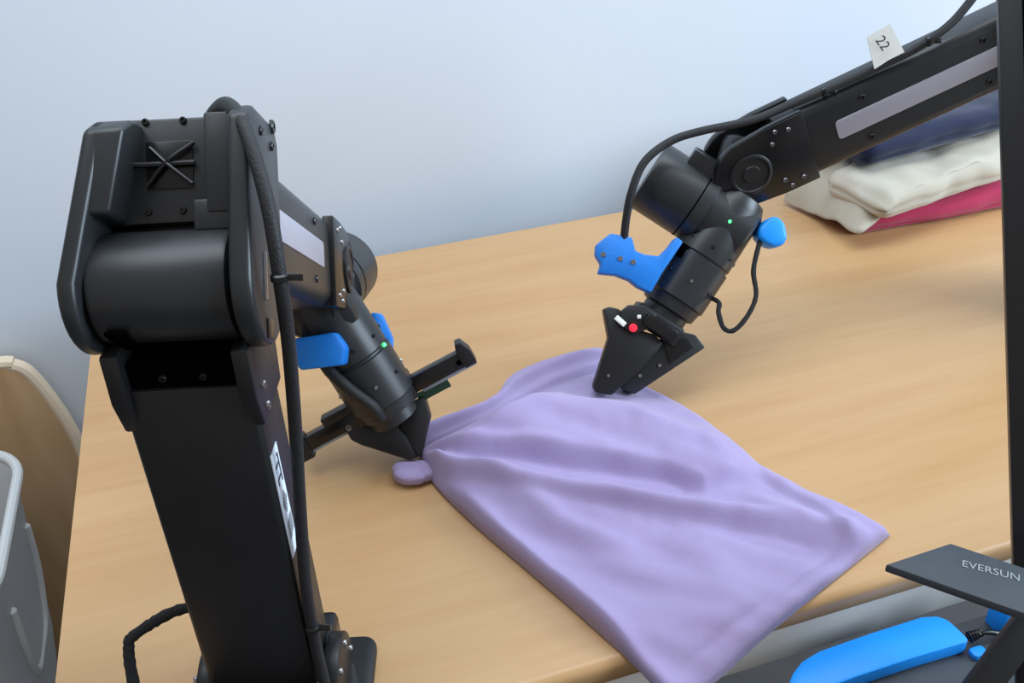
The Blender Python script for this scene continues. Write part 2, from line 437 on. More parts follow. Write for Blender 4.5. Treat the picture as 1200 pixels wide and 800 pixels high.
    poly = [(d0, 0.041), (d0, -0.041), (-0.030, -0.041)]
    for i in range(15):
        t = math.radians(-75 + 150 * i / 14); poly.append((jr * math.cos(t), jr * math.sin(t)))
    poly.append((-0.030, 0.041))
    for k in (-1, 1):
        br = finish('wrist_bracket', prism(J, e1, e2, s * k, poly, bo - 0.010, bo, 0.0015), 'black_gloss', root)
        finish('pitch_hub', lathe(J + s * (bo * k), s * k, [(-0.002, 0.023), (0.002, 0.023), (0.003, 0.0215), (0.003, 0.0195), (0.0015, 0.0185), (0.0015, 0.010), (0.003, 0.009), (0.003, 0)], 40), 'black', br)
        for x, y in ((-0.050, 0.030), (-0.036, 0.034), (-0.030, 0.022), (-0.052, -0.030), (-0.038, -0.034), (-0.032, -0.024)):
            screw(J + e1 * x + e2 * y + s * ((bo + 0.0003) * k), s * k, 0.0027, br, 'screw')
    finish('bracket_bridge', box(J, e1, e2, s, (d0, -0.040), (-0.040, 0.040), (0.011 - bo, bo - 0.011), 0.002), 'black', root)
    return root, dict(s=s, h=h, e1=e1, e2=e2, J=J, S=S, a=a, fwd=fwd, u2=u2, L=L, E=E, link=lk, forearm=fr)

# ---------------- left arm
LE = P(206, 335, 0.55)
larm, G = arm('robot_arm', 'black robot arm holding the lavender shirt, white sticker on its lower link', LE, (1, -0.28, 0), math.radians(36), -0.014, TZ, dict(forearm_len=0.292, J1=0.357))
J = G['J']; s = G['s']; h = G['h']
LT = P(492, 536, 0.985)                       # where the finger tips meet on the cloth
LB = J + (LT - J).normalized() * 0.052
r = (LT - LB).normalized()
m = (h * 0.95 + Zw * 0.25); m = (m - r * m.dot(r)).normalized()
wrist(larm, J, s, G['e1'], LB, r, m, dict(hw=0.031, motor_len=0.085, motor_off=-r * 0.022 - RX * 0.006, cb_dir=(-r), slot_dir=h, led_dir=RX - RZ * 0.2, led_t=0.048))
LG = dict(B=LB, r=r, m=m)

# ---------------- right arm
RJ = P(880, 204, 1.0)
E1 = (RJ - P(1168, 70, 0.965)).normalized()
hh = V(E1.x, E1.y, 0).normalized(); pit = math.atan2(-E1.z, V(E1.x, E1.y, 0).length)
ss = V(hh.y, -hh.x, 0)                        # horizontal, square to the arm
if ss.dot(CAM - RJ) < 0: ss = -ss
ee2 = hh * math.sin(pit) + Zw * math.cos(pit)
J1 = 0.357
RE = RJ - ss * 0.0265 - E1 * J1 - ee2 * 0.050
flip = V(-ss.y, ss.x, 0).dot(hh) < 0
rarm, HR = arm('robot_arm', 'black robot arm reaching in above the shirt with a paper tag on its cable', RE, ss, pit, -0.13, TZ, dict(forearm_len=0.292, J1=J1, flip=flip, half=0.022))
RB = P(848, 262, 1.035); RT = P(716, 462, 1.05)
r = (RT - RB).normalized(); m = (P(762, 200, 1.035) - RB); m = (m - r * m.dot(r)).normalized()
wrist(rarm, HR['J'], ss, HR['e1'], RB, r, m, dict(hw=0.015, motor_len=0.100, cb_dir=(-r * 0.95 - RZ * 0.3).normalized(), slot_dir=-RX - RZ * 0.6, led_dir=-RZ, led_t=0.000))
RG = dict(B=RB, r=r, m=m)

def on_plane(px, py, o, n):
    rr = ray(px, py); return CAM + rr * ((o - CAM).dot(n) / rr.dot(n))
def pts(lst, d): return [P(x, y, d) for x, y in lst]

# ---------------- left arm: gripper, mounts, cables, sticker
r, m, B = LG['r'], LG['m'], LG['B']; s = G['s']
g = P(555, 422, 0.96) - P(335, 506, 0.96); g = (g - r * g.dot(r)).normalized(); k3 = r.cross(g).normalized()
if k3.dot(CAM - B) < 0: k3 = -k3
gc = P(449, 470, 0.955)
finish('gripper_base', box(gc, g, r, k3, (-0.034, 0.034), (-0.012, 0.014), (-0.030, 0.004), 0.003), 'black', larm)
rk = finish('gripper_rail', box(gc + r * 0.004, g, r, k3, (0.026, 0.098), (-0.011, 0.006), (-0.016, -0.002), 0.0015), 'black_gloss', larm)
finish('rail_hook', prism(gc + r * 0.004, g, r, k3, [(0.088, -0.010), (0.092, -0.021), (0.098, -0.020), (0.103, -0.008), (0.103, 0.007), (0.090, 0.007)], -0.017, 0.000, 0.001), 'black', rk)
finish('rail_slot', box(gc + r * 0.004, g, r, k3, (0.084, 0.100), (-0.004, 0.001), (-0.003, -0.0012), 0), 'hole_shade', rk)
finish('rail_reflection', box(gc + r * 0.010, g, r, k3, (0.040, 0.102), (0.0, 0.0035), (-0.016, -0.004), 0.0005), 'grey_ink', rk)  # pale strip painting the reflection along the rail's underside
rk = finish('gripper_rail', box(gc + r * 0.006, g, r, k3, (-0.094, -0.026), (-0.010, 0.006), (-0.016, -0.002), 0.0015), 'black_gloss', larm)
finish('rail_cover', box(gc + r * 0.004, g, r, k3, (-0.066, -0.028), (-0.017, -0.008), (-0.017, -0.001), 0.001), 'black', rk)
finish('rail_end', box(gc + r * 0.006, g, r, k3, (-0.104, -0.090), (-0.013, 0.013), (-0.018, 0.000), 0.0015), 'black', rk)
finish('rail_reflection', box(gc + r * 0.012, g, r, k3, (-0.090, -0.034), (0.0, 0.003), (-0.016, -0.004), 0.0005), 'grey_ink', rk)  # same painted reflection under the other rail
finish('circuit_board', box(gc + r * 0.021 + k3 * -0.004, g, r, k3, (0.030, 0.066), (-0.006, 0.004), (-0.012, -0.009), 0), 'pcb', larm)
away = RZ * 0.024
fg = finish('gripper_finger', solid(pts([(402, 498), (411, 516), (424, 522), (478, 539), (489, 537), (476, 512), (452, 487), (420, 492)], 0.962), away, 0.0025), 'black', larm)
screw(P(409, 501, 0.962), -RZ, 0.0035, fg, 'screw')
fg = finish('gripper_finger', solid(pts([(464, 478), (497, 464), (504, 488), (499, 508), (493, 535), (486, 535), (468, 506)], 0.968), away, 0.0025), 'black', larm)
screw(P(460, 494, 0.955), -RZ, 0.003, fg, 'screw')
# blue mounts
mt = finish('camera_mount', solid(pts([(341, 397), (392, 389), (404, 407), (401, 428), (351, 434), (344, 420)], 0.878), RZ * 0.040, 0.003), 'blue', larm); mt['label'] = 'blue printed plastic mount'
mt = finish('cable_mount', solid(pts([(434, 366), (446, 367), (459, 396), (459, 412), (472, 428), (464, 434), (450, 420), (440, 398)], 0.965), RZ * 0.018, 0.0025), 'blue', larm); mt['label'] = 'slim blue printed bracket'
finish('wrist_cable', tube([P(372, 410, 0.915), P(386, 434, 0.912), P(412, 458, 0.912), P(436, 476, 0.918), P(446, 490, 0.93)], 0.0062, 12), 'rubber', larm)
# big hose over the elbow and down the link
hose = [P(240, 150, 0.60), P(254, 128, 0.575), P(267, 122, 0.548), P(282, 140, 0.528), P(300, 188, 0.518), P(316, 250, 0.515), P(328, 325, 0.522), P(338, 400, 0.545), P(346, 500, 0.58), P(352, 600, 0.615), P(359, 690, 0.645), P(371, 760, 0.675), P(388, 830, 0.70)]
ho = finish('cable_hose', tube(hose, 0.0042, 14), 'rubber', larm); ho['label'] = 'thick dark cable hose'
def tie(p, d, R, par):
    u, v = perp(d)
    o = finish('cable_tie', lathe(p - d * 0.0025, d, [(0, R), (0.001, R + 0.0012), (0.004, R + 0.0012), (0.005, R)], 14), 'black_gloss', par)
    finish('tie_tail', box(p + RX * (R + 0.004), RX, RY, RZ, (-0.004, 0.005), (-0.002, 0.002), (-0.002, 0.002), 0.0006), 'black_gloss', o)
tie(P(328, 325, 0.522), (P(338, 400, 0.545) - P(316, 250, 0.515)).normalized(), 0.0042, ho)
tie(P(366, 735, 0.664), (P(371, 760, 0.675) - P(359, 690, 0.645)).normalized(), 0.0042, ho)
kb = finish('braided_cable', tube([P(262, 716, 0.72), P(232, 711, 0.695), P(205, 716, 0.69), P(178, 730, 0.69), P(154, 747, 0.69), P(151, 756, 0.69), P(152, 775, 0.692), P(158, 806, 0.70), P(170, 850, 0.72)], 0.0042, 10, 7, wob=0.22), 'braid', larm)
# sticker
u2 = G['u2'] if G['u2'].dot(s) > 0 else -G['u2']
so = G['S'] + u2 * 0.0407; fw = G['fwd']; up = G['a']
q = [((on_plane(x, y, so, u2) - so).dot(fw), (on_plane(x, y, so, u2) - so).dot(up)) for x, y in ((311, 548), (324, 522), (345, 652), (338, 671))]
x0 = max(min(q[0][0], q[3][0]), -0.024); x1 = min(max(q[1][0], q[2][0]), 0.027); z1 = (q[0][1] + q[1][1]) / 2; z0 = (q[2][1] + q[3][1]) / 2
st = finish('sticker', prism(so, fw, up, u2, [(x0, z0), (x1, z0), (x1, z1), (x0, z1)], -0.0005, 0.0004, 0), 'sticker', larm); st['label'] = 'white printed sticker'
xc = (x0 + x1) / 2; H = z1 - z0; Aread = -up; Bup = fw if (-up).cross(fw).dot(u2) > 0 else -fw
def sp(fx, fz): return so + fw * (xc + fx * (x1 - x0)) + up * (z1 - fz * H) + u2 * 0.0004
pb = bmesh.new(); pc0 = sp(0.0, 0.20); ww = x1 - x0
pb = box(pc0 + Bup * (0.26 * ww), Aread, Bup, u2, (-0.011, 0.011), (-0.05 * ww, 0.05 * ww), (0, 0.0003), 0, pb)
for off, lo in ((-0.0048, -0.30), (0.0048, -0.26)):
    pb = box(pc0 + Aread * off, Aread, Bup, u2, (-0.0008, 0.0008), (lo * ww, 0.25 * ww), (0, 0.0003), 0, pb)
pb = box(pc0 + Aread * 0.0066 - Bup * (0.27 * ww), Aread, Bup, u2, (-0.0022, 0.0022), (-0.045 * ww, 0.045 * ww), (0, 0.0003), 0, pb)
pb = box(pc0 - Aread * 0.0110 + Bup * (0.20 * ww), Aread, Bup, u2, (-0.0008, 0.0008), (-0.08 * ww, 0.08 * ww), (0, 0.0003), 0, pb)
finish('pi_symbol', pb, 'ink', st)
lg = bmesh.new()
for i in range(9):
    t = i / 8; hw = 0.36 * (1 - abs(2 * t - 1)) + 0.03
    lg = box(sp(0, 0.40 + 0.19 * t), fw, up, u2, (-hw * (x1 - x0) * 0.8, hw * (x1 - x0) * 0.8), (-0.0011, 0.0011), (0, 0.0003), 0, lg)
finish('logo_mark', lg, 'grey_ink', st)
tx = bmesh.new()
for row, fx in enumerate((0.22, -0.12)):
    for i in range(8):
        tx = box(sp(fx, 0.66 + 0.022 * i + row * 0.015), fw, up, u2, (-0.0028, 0.0028), (-0.0006 - 0.0004 * (i % 3), 0.0006), (0, 0.0003), 0, tx)
finish('small_print', tx, 'grey_ink', st)

# ---------------- right arm: gripper, mounts, cables, tag
r, m, B = RG['r'], RG['m'], RG['B']
gb = P(772, 380, 1.026); g2 = (RX - r * RX.dot(r)).normalized(); k4 = r.cross(g2).normalized()
if k4.dot(CAM - B) < 0: k4 = -k4
finish('gripper_base', box(gb, g2, r, k4, (-0.032, 0.026), (-0.010, 0.012), (-0.026, 0.014), 0.003), 'black', rarm)
finish('gripper_rail', box(gb, g2, r, k4, (-0.020, 0.018), (-0.004, 0.010), (-0.070, 0.030), 0.002), 'black_gloss', rarm)
pc = finish('sensor_board', solid(pts([(728, 364), (737, 357), (757, 358), (770, 368), (764, 384), (742, 392), (726, 380)], 1.002), RZ * 0.010, 0.001), 'black', rarm)
finish('red_light', lathe(P(742, 384, 1.001), -RZ, [(-0.003, 0.0042), (0.001, 0.0042), (0.0026, 0.0025), (0.0026, 0)], 14), 'led_red', pc)
finish('white_connector', box(P(727, 376, 1.001), (RX * 0.75 + RY * 0.66), (RY * 0.75 - RX * 0.66), RZ, (-0.0065, 0.0065), (-0.0028, 0.0028), (-0.002, 0.003), 0.0005), 'paper', pc)
finish('white_connector', box(P(749, 371, 1.001), RX, RY, RZ, (-0.002, 0.002), (-0.002, 0.002), (-0.001, 0.003), 0.0004), 'paper', pc)
fg = finish('gripper_finger', solid(pts([(707, 362), (714, 359), (726, 362), (745, 385), (768, 392), (777, 402), (770, 413), (752, 432), (717, 463), (698, 460), (695, 453), (713, 396)], 1.006), RZ * 0.022, 0.002), 'black', rarm)
screw(P(713, 440, 1.006), -RZ, 0.002, fg, 'screw')
fg = finish('gripper_finger', solid(pts([(764, 404), (778, 396), (802, 389), (815, 392), (827, 407), (806, 421), (744, 462), (730, 457), (727, 452), (748, 430)], 1.026), RZ * 0.022, 0.002), 'black_satin', rarm)
finish('finger_pad', solid(pts([(778, 400), (803, 395), (813, 406), (785, 426)], 1.024), RZ * 0.003, 0.0006), 'black_gloss', fg)
for p in ((773, 428), (750, 440)): screw(P(*p, 1.026), -RZ, 0.0025, fg, 'screw')
mt = finish('camera_mount', solid(pts([(699, 286), (716, 273), (741, 278), (745, 294), (756, 298), (773, 300), (784, 289), (793, 277), (801, 283), (789, 301), (776, 320), (763, 343), (748, 336), (738, 328), (722, 322), (701, 320), (705, 309), (698, 298)], 0.995), RZ * 0.024, 0.0022), 'blue', rarm); mt['label'] = 'blue printed camera mount with steel screws'
for p in ((707, 298), (727, 303), (742, 307)): screw(P(*p, 0.995), -RZ, 0.003, mt, 'screw')
mt = finish('cable_mount', solid(pts([(890, 266), (902, 254), (913, 253), (921, 262), (924, 278), (919, 287), (907, 290), (896, 284), (888, 277)], 1.010), RZ * 0.030, 0.006, seg=3), 'blue_bright', rarm); mt['label'] = 'small rounded blue plastic mount'
finish('mount_cable', tube([P(893, 276, 1.02), P(888, 292, 1.015), P(883, 318, 1.01), P(886, 346, 1.00), P(876, 370, 0.995), P(860, 387, 0.995), P(848, 384, 1.0), P(842, 366, 1.01), P(842, 354, 1.02), P(826, 346, 1.035)], 0.0027, 10, 8, wob=0.15), 'braid', rarm)
rh = finish('cable_hose', tube([HR['S'] - HR['h'] * 0.05 + Zw * 0.02, HR['E'] - HR['e1'] * 0.085 - HR['e2'] * 0.02, HR['E'] - HR['e1'] * 0.07 + HR['e2'] * 0.07, HR['E'] + HR['e1'] * 0.0 + HR['e2'] * 0.135, P(1165, -36, 0.93), P(1142, -5, 0.935), P(1118, 24, 0.94), P(1092, 45, 0.945), P(1060, 64, 0.955), P(1005, 89, 0.965), P(962, 108, 0.97), P(925, 123, 0.975), P(880, 141, 0.975), P(820, 154, 0.975), P(785, 166, 0.975), P(755, 190, 0.975), P(740, 225, 0.98), P(734, 255, 0.99), P(731, 282, 1.0)], 0.0043, 12), 'rubber', rarm); rh['label'] = 'dark cable hose arching to the blue mount'
for x, y, d in ((965, 107, 0.97), (1088, 48, 0.946)):
    tie(P(x, y, d), (P(1092, 45, 0.945) - P(925, 123, 0.975)).normalized(), 0.0043, rh)
tg = finish('paper_tag', solid([P(1016, 43, 0.945), P(1043, 28, 0.94), P(1060, 61, 0.948), P(1042, 70, 0.952), P(1025, 81, 0.956)], RZ * 0.0012, 0), 'paper', rh); tg['label'] = 'white paper tag folded round the cable'
tA = (P(1042, 53, 0.944) - P(1035, 43, 0.944)).normalized(); tB = (P(1043, 28, 0.94) - P(1016, 43, 0.945)).normalized()
tB = (tB - tA * tB.dot(tA)).normalized()
if tA.cross(tB).dot(RZ) > 0: tB = -tB
text_mesh('tag_number', '22', P(1034, 51, 0.9435), tA, tB, 0.014, 'ink', tg, 0.001)

# ------------------------------------------------------------------ lavender shirt
def resample(pl, n):
    L = [0]
    for i in range(1, len(pl)): L.append(L[-1] + (pl[i] - pl[i - 1]).length)
    out = []
    for k in range(n + 1):
        t = L[-1] * k / n; i = 1
        while i < len(pl) - 1 and L[i] < t: i += 1
        f = (t - L[i - 1]) / max(L[i] - L[i - 1], 1e-9); out.append(pl[i - 1].lerp(pl[i], f))
    return out
def cloth_pts(lst): return [at_z(x, y, TZ + z) for x, y, z in lst]
def seg_dist(p, pl):
    best = (9, 0)
    for i in range(len(pl) - 1):
        a, c = pl[i], pl[i + 1]; dx, dy = c.x - a.x, c.y - a.y
        t = max(0, min(1, ((p.x - a.x) * dx + (p.y - a.y) * dy) / (dx * dx + dy * dy)))
        d = math.hypot(p.x - a.x - dx * t, p.y - a.y - dy * t)
        if d < best[0]: best = (d, (i + t) / (len(pl) - 1))
    return best
def patch(A, Bc, Cc, D, nu, nv, disp):
    """Coons patch: A (v=0), Cc (v=1) run in u; D (u=0), Bc (u=1) run in v"""
    a, c, d, bb = resample(catmull(A, 6), nu), resample(catmull(Cc, 6), nu), resample(catmull(D, 6), nv), resample(catmull(Bc, 6), nv)
    bm = bmesh.new(); gr = []
    for i in range(nu + 1):
        row = []; u = i / nu
        for j in range(nv + 1):
            v = j / nv
            p = a[i] * (1 - v) + c[i] * v + d[j] * (1 - u) + bb[j] * u - (a[0] * (1 - u) * (1 - v) + a[nu] * u * (1 - v) + c[0] * (1 - u) * v + c[nu] * u * v)
            row.append(bm.verts.new(disp(p, u, v)))
        gr.append(row)
    for i in range(nu):
        for j in range(nv): bm.faces.new([gr[i][j], gr[i + 1][j], gr[i + 1][j + 1], gr[i][j + 1]])
    return bm
def edge_round(t, w):
    return 1 if t >= w else math.sqrt(max(0, 1 - (1 - t / w) ** 2))
sA = cloth_pts([(492, 540, .006), (512, 572, .003), (555, 615, .002), (612, 664, .002), (668, 712, .002), (722, 760, .002), (757, 788, .002), (790, 812, .002)])
sB = cloth_pts([(790, 812, .002), (845, 782, .002), (897, 742, .002), (950, 702, .002), (1000, 662, .002), (1043, 627, .002)])
sC = cloth_pts([(712, 430, .010), (756, 456, .006), (800, 478, .004), (848, 512, .002), (888, 548, .002), (932, 573, .002), (985, 597, .002), (1043, 627, .002)])
sD = cloth_pts([(492, 540, .006), (500, 524, .022), (545, 503, .034), (600, 478, .030), (655, 452, .020), (712, 430, .006)])
crests = [  # polyline in the photograph's frame, height, width
    ([(500, 530), (570, 516), (650, 502), (740, 505), (850, 533)], 0.018, 0.026),
    ([(545, 542), (640, 560), (740, 568), (850, 563)], -0.014, 0.015),
    ([(515, 550), (620, 580), (740, 598), (860, 602), (955, 607)], 0.012, 0.010),
    ([(760, 616), (880, 624), (990, 634)], -0.006, 0.012),
    ([(512, 568), (600, 645), (690, 722), (755, 776)], 0.013, 0.015),
    ([(510, 556), (600, 612), (690, 662), (760, 700)], -0.006, 0.015),
    ([(560, 560), (660, 618), (760, 655)], 0.006, 0.011),
    ([(500, 527), (560, 515), (640, 474)], 0.007, 0.010),
    ([(505, 540), (560, 532), (640, 530)], -0.006, 0.008),
    ([(800, 640), (860, 690), (850, 740)], 0.005, 0.017),
    ([(880, 585), (960, 612), (1020, 628)], 0.006, 0.010),
    ([(800, 770), (870, 725), (940, 668), (1010, 618)], -0.0026, 0.0035),
]
crests = [([at_z(x, y, TZ + 0.015) for x, y in pl], h, w) for pl, h, w in crests]
steps = [  # fold edges: the cloth drops off on the near side
    ([(505, 540), (590, 540), (700, 546), (780, 553), (824, 565), (858, 556), (892, 551)], 0.015, -0.016, 0.002),
    ([(885, 548), (930, 578), (972, 603), (1005, 640)], 0.007, -0.010, 0.004),
    ([(515, 556), (600, 582), (700, 596), (800, 604), (900, 612)], 0.006, -0.010, 0.002),
]
steps = [([at_z(x, y, TZ + 0.015) for x, y in pl], h, w0, w1) for pl, h, w0, w1 in steps]
LenA = sum((sA[i + 1] - sA[i]).length for i in range(len(sA) - 1)); LenB = sum((sB[i + 1] - sB[i]).length for i in range(len(sB) - 1))
def main_disp(p, u, v):
    q = Vector(p)
    tA, tC, tB = v * LenB * (0.25 + 0.75 * u), (1 - v) * LenB, (1 - u) * LenA
    ed = edge_round(tA, 0.008) * edge_round(tC, 0.012) * edge_round(tB, 0.008)
    hgt = 0.010
    for pl, hh_, w in crests:
        d, t = seg_dist(q, pl); fade = min(1, 4 * (1 - t) + 0.15) * min(1, 6 * t + 0.3)
        hgt += hh_ * fade * math.exp(-(d / w) ** 2)
    for pl, hh_, w0, w1 in steps:
        d, t = seg_dist(q, pl); i = min(int(t * (len(pl) - 1)), len(pl) - 2); a_, c_ = pl[i], pl[i + 1]
        sd = d if (c_.x - a_.x) * (q.y - a_.y) - (c_.y - a_.y) * (q.x - a_.x) > 0 else -d
        k_ = max(0, min(1, (sd - w0) / (w1 - w0))); k_ = k_ * k_ * (3 - 2 * k_)
        hgt += hh_ * (k_ * math.exp(-max(0, sd - w1) / 0.07)) * min(1, 5 * (1 - t) + 0.1) * min(1, 4 * t + 0.1)
    gx, gy = q.x - sA[0].x, q.y - sA[0].y; gd = math.hypot(gx, gy)
    hgt += 0.0085 * math.exp(-gd / 0.10) * min(1, gd / 0.02) * math.sin(11 * math.atan2(gy, gx) + 0.7)
    al, ac = gx * 0.75 - gy * 0.66, gx * 0.66 + gy * 0.75
    hgt += 0.0075 * noise.noise(V(al * 6 + 3, ac * 24 + 5, 0.3)) + 0.0032 * noise.noise(V(al * 15, ac * 46, 4.1))
    hgt += 0.0018 * noise.noise(q * 22) + 0.0009 * noise.noise(q * 55)
    q.z += max(hgt, 0.002) * ed * min(1, u * 14 + 0.05)
    if q.y < TY0 + 0.006:
        o = TY0 + 0.006 - q.y; q.z -= o * o * 6.0 + o * 0.12
    return q
def cloth_obj(name, bm, mat, parent, thick):
    o = finish(name, bm, mat, parent, ang=180)
    md = o.modifiers.new('thickness', 'SOLIDIFY'); md.thickness = thick; md.offset = -1 if True else 0
    return o
shirt = thing('shirt', 'lavender cotton shirt spread half-folded across the table, pinched by a gripper', 'shirt', (0.33, 0.62, TZ))
def up_normals(bm):
    bm.normal_update()
    if sum(f.normal.z * f.calc_area() for f in bm.faces) < 0: bmesh.ops.reverse_faces(bm, faces=bm.faces)
def cloth_finish(name, bm, mat, parent, thick):
    up_normals(bm); root = parent
    while root and root.parent: root = root.parent
    bmesh.ops.translate(bm, verts=bm.verts, vec=-Vector(root.location))
    me = bpy.data.meshes.new(name); bm.to_mesh(me); bm.free(); me.materials.append(M[mat]); me.shade_smooth()
    o = bpy.data.objects.new(name, me); scene.collection.objects.link(o); o.parent = parent
    md = o.modifiers.new('thickness', 'SOLIDIFY'); md.thickness = thick; md.offset = -1
    return o
cloth_finish('body', patch(sA, sB, sC, sD, 130, 100, main_disp), 'lavender', shirt, 0.0018)
# back layer with the neckline, lying behind the ridge
oA = cloth_pts([(488, 524, .004), (492, 508, .004), (516, 494, .004), (556, 480, .003), (583, 464, .002), (594, 446, .002), (622, 430, .002), (662, 417, .002), (700, 408, .002), (716, 416, .003)])
oC = cloth_pts([(494, 540, .004), (504, 524, .012), (550, 504, .018), (604, 479, .018), (660, 453, .014), (722, 432, .006)])
def back_disp(p, u, v):
    q = Vector(p); q.z += 0.014 * math.sin(math.pi * min(1, v * 1.15)) ** 0.7 * min(1, 6 * (1 - u) + 0.1) + 0.0035 * math.sin(v * 15 + 2 * u) * math.sin(math.pi * v) + 0.0015 * noise.noise(q * 40)
    return q
oD = [oA[0], oA[0].lerp(oC[0], 0.5), oC[0]]; oB = [oA[-1], oA[-1].lerp(oC[-1], 0.5), oC[-1]]
cloth_finish('back_layer', patch(oA, oB, oC, oD, 80, 26, back_disp), 'lavender', shirt, 0.0018)
sm = bmesh.new()
sl = [at_z(x, y, TZ + z) for x, y, z in ((506, 520, .030), (540, 500, .036), (580, 480, .034), (610, 458, .030), (625, 440, .022))]
# pinched tuft beyond the finger tips
bm = bmesh.new(); c0 = at_z(483, 553, TZ + 0.0095)
bmesh.ops.create_uvsphere(bm, u_segments=36, v_segments=20, radius=1)
for v in bm.verts:
    x, y, z = v.co
    a = math.atan2(y, x); rip = 1.06 + 0.11 * math.sin(3 * a + 1.2) + 0.10 * noise.noise(Vector((x, y, z)) * 2.5)
    zz = (abs(z) ** 0.6) * (1 if z > 0 else -1); sq = lambda t: (abs(t) ** 0.92) * (1 if t > 0 else -1)
    fold = 1 - 0.30 * math.exp(-((x - 0.42 + 0.25 * y) / 0.07) ** 2) - 0.18 * math.exp(-((y + 0.15 * x) / 0.15) ** 2) * (x < 0.3)
    v.co = c0 + RX * (sq(x) * 0.021 * rip) + V(RX.y, -RX.x, 0) * (-sq(y) * 0.0145 * rip * (1 + 0.25 * x)) + Zw * (zz * 0.0085 * fold)
me_t = finish('pinched_tuft', bm, 'lavender', shirt, ang=180)

# ------------------------------------------------------------------ folded clothes
def slab(o, A, Bv, L, W, T, nx, ny, nz, grooves, amp, seed, mat, name, label, cat, group, sag=0.0):
    """soft folded garment: rounded slab with layered fold lines; o = front left bottom corner"""
    bm = bmesh.new(); bmesh.ops.create_grid(bm, x_segments=2, y_segments=2, size=1); bm.clear()
    R = T * 0.48; vs = {}
    def vert(i, j, k):
        key = (i, j, k)
        if key not in vs:
            x, y, z = L * i / nx, W * j / ny, T * k / nz
            cx, cy, cz = min(max(x, R), L - R), min(max(y, R), W - R), min(max(z, R), T - R)
            d = V(x - cx, y - cy, z - cz)
            pnt = V(x, y, z) if d.length < 1e-9 else V(cx, cy, cz) + d.normalized() * R
            sidef = 1 if (j == 0 or i == 0) else 0
            gsum = sum(0.0035 * math.exp(-((z - gz - 0.004 * math.sin(x * 14 + seed)) / 0.0028) ** 2) for gz in grooves)
            nv = noise.noise(V(x * 9 + seed, y * 9, z * 9)) * amp + noise.noise(V(x * 24 + seed, y * 24, z * 20)) * amp * 0.4
            pnt = pnt + V(0, gsum * sidef + nv * (1 if j == 0 else 0.3), nv * (k / nz) + sag * (x / L - 0.5) * k / nz)
            if i == 0: pnt.x += nv * 0.8 + gsum
            vs[key] = bm.verts.new(o + A * pnt.x + Bv * pnt.y + Zw * max(pnt.z, 0.0))
        return vs[key]
    for i in range(nx):
        for j in range(ny):
            for k in (0, nz): bm.faces.new([vert(i, j, k), vert(i + 1, j, k), vert(i + 1, j + 1, k), vert(i, j + 1, k)])
    for i in range(nx):
        for k in range(nz):
            for j in (0, ny): bm.faces.new([vert(i, j, k), vert(i + 1, j, k), vert(i + 1, j, k + 1), vert(i, j, k + 1)])
    for j in range(ny):
        for k in range(nz):
            for i in (0, nx): bm.faces.new([vert(i, j, k), vert(i, j + 1, k), vert(i, j + 1, k + 1), vert(i, j, k + 1)])
    ob = finish(name, bm, mat, None, origin=o, ang=180)
    return tag(ob, label, cat, group)
fa0 = at_z(1000, 281, TZ); fa1 = at_z(1172, 249, TZ); FA = (fa1 - fa0).normalized(); FB = V(-FA.y, FA.x, 0)
slab(fa0, FA, FB, 0.42, 0.17, 0.040, 60, 20, 10, (0.012,), 0.006, 3.1, 'red', 'folded_shirt', 'raspberry red folded garment at the bottom of the clothes stack', 'clothes', 'folded clothes stack')

be0 = at_z(1036, 265, TZ + 0.043); be1 = at_z(1172, 216, TZ + 0.043); BA = (be1 - be0).normalized(); BB = V(-BA.y, BA.x, 0)
cream = slab(be0, BA, BB, 0.34, 0.12, 0.046, 60, 20, 12, (0.020,), 0.013, 8.3, 'beige', 'folded_shirt', 'cream folded garment in the middle of the stack, one corner hanging to the table', 'clothes', 'folded clothes stack', sag=0.012)
def flap_disp(p, u, v):
    q = Vector(p); q.z += 0.016 * math.sin(math.pi * v) * math.exp(-((u - 0.45) / 0.25) ** 2) + 0.012 * math.sin(math.pi * v) * (0.5 + 0.5 * math.sin(u * 9.5 + 0.6)) + 0.006 * math.exp(-((u - 0.62 + 0.15 * v) / 0.07) ** 2) * (1 - 0.3 * v) + 0.002 * noise.noise(q * 45)
    return q
fT = [at_z(x, y, TZ + z) for x, y, z in ((922, 232, .012), (945, 205, .05), (985, 185, .075), (1015, 182, .085), (1050, 185, .085))]
fBt = [at_z(x, y, TZ + z) for x, y, z in ((918, 236, .006), (955, 252, .010), (985, 264, .024), (1005, 273, .030), (1024, 262, .038), (1043, 244, .045))]
fl = patch(fT, [fT[-1], fT[-1].lerp(fBt[-1], .5), fBt[-1]], fBt, [fT[0], fT[0].lerp(fBt[0], .5), fBt[0]], 60, 24, flap_disp)
o = cloth_finish('hanging_corner', fl, 'beige', cream, 0.0025)
na0 = at_z(1012, 203, TZ + 0.094); na1 = at_z(1172, 158, TZ + 0.094); NA = (na1 - na0).normalized(); NB = V(-NA.y, NA.x, 0)
slab(na0, NA, NB, 0.36, 0.12, 0.046, 50, 18, 10, (0.018,), 0.006, 5.7, 'navy', 'folded_shirt', 'navy blue folded garment on top of the clothes stack', 'clothes', 'folded clothes stack')

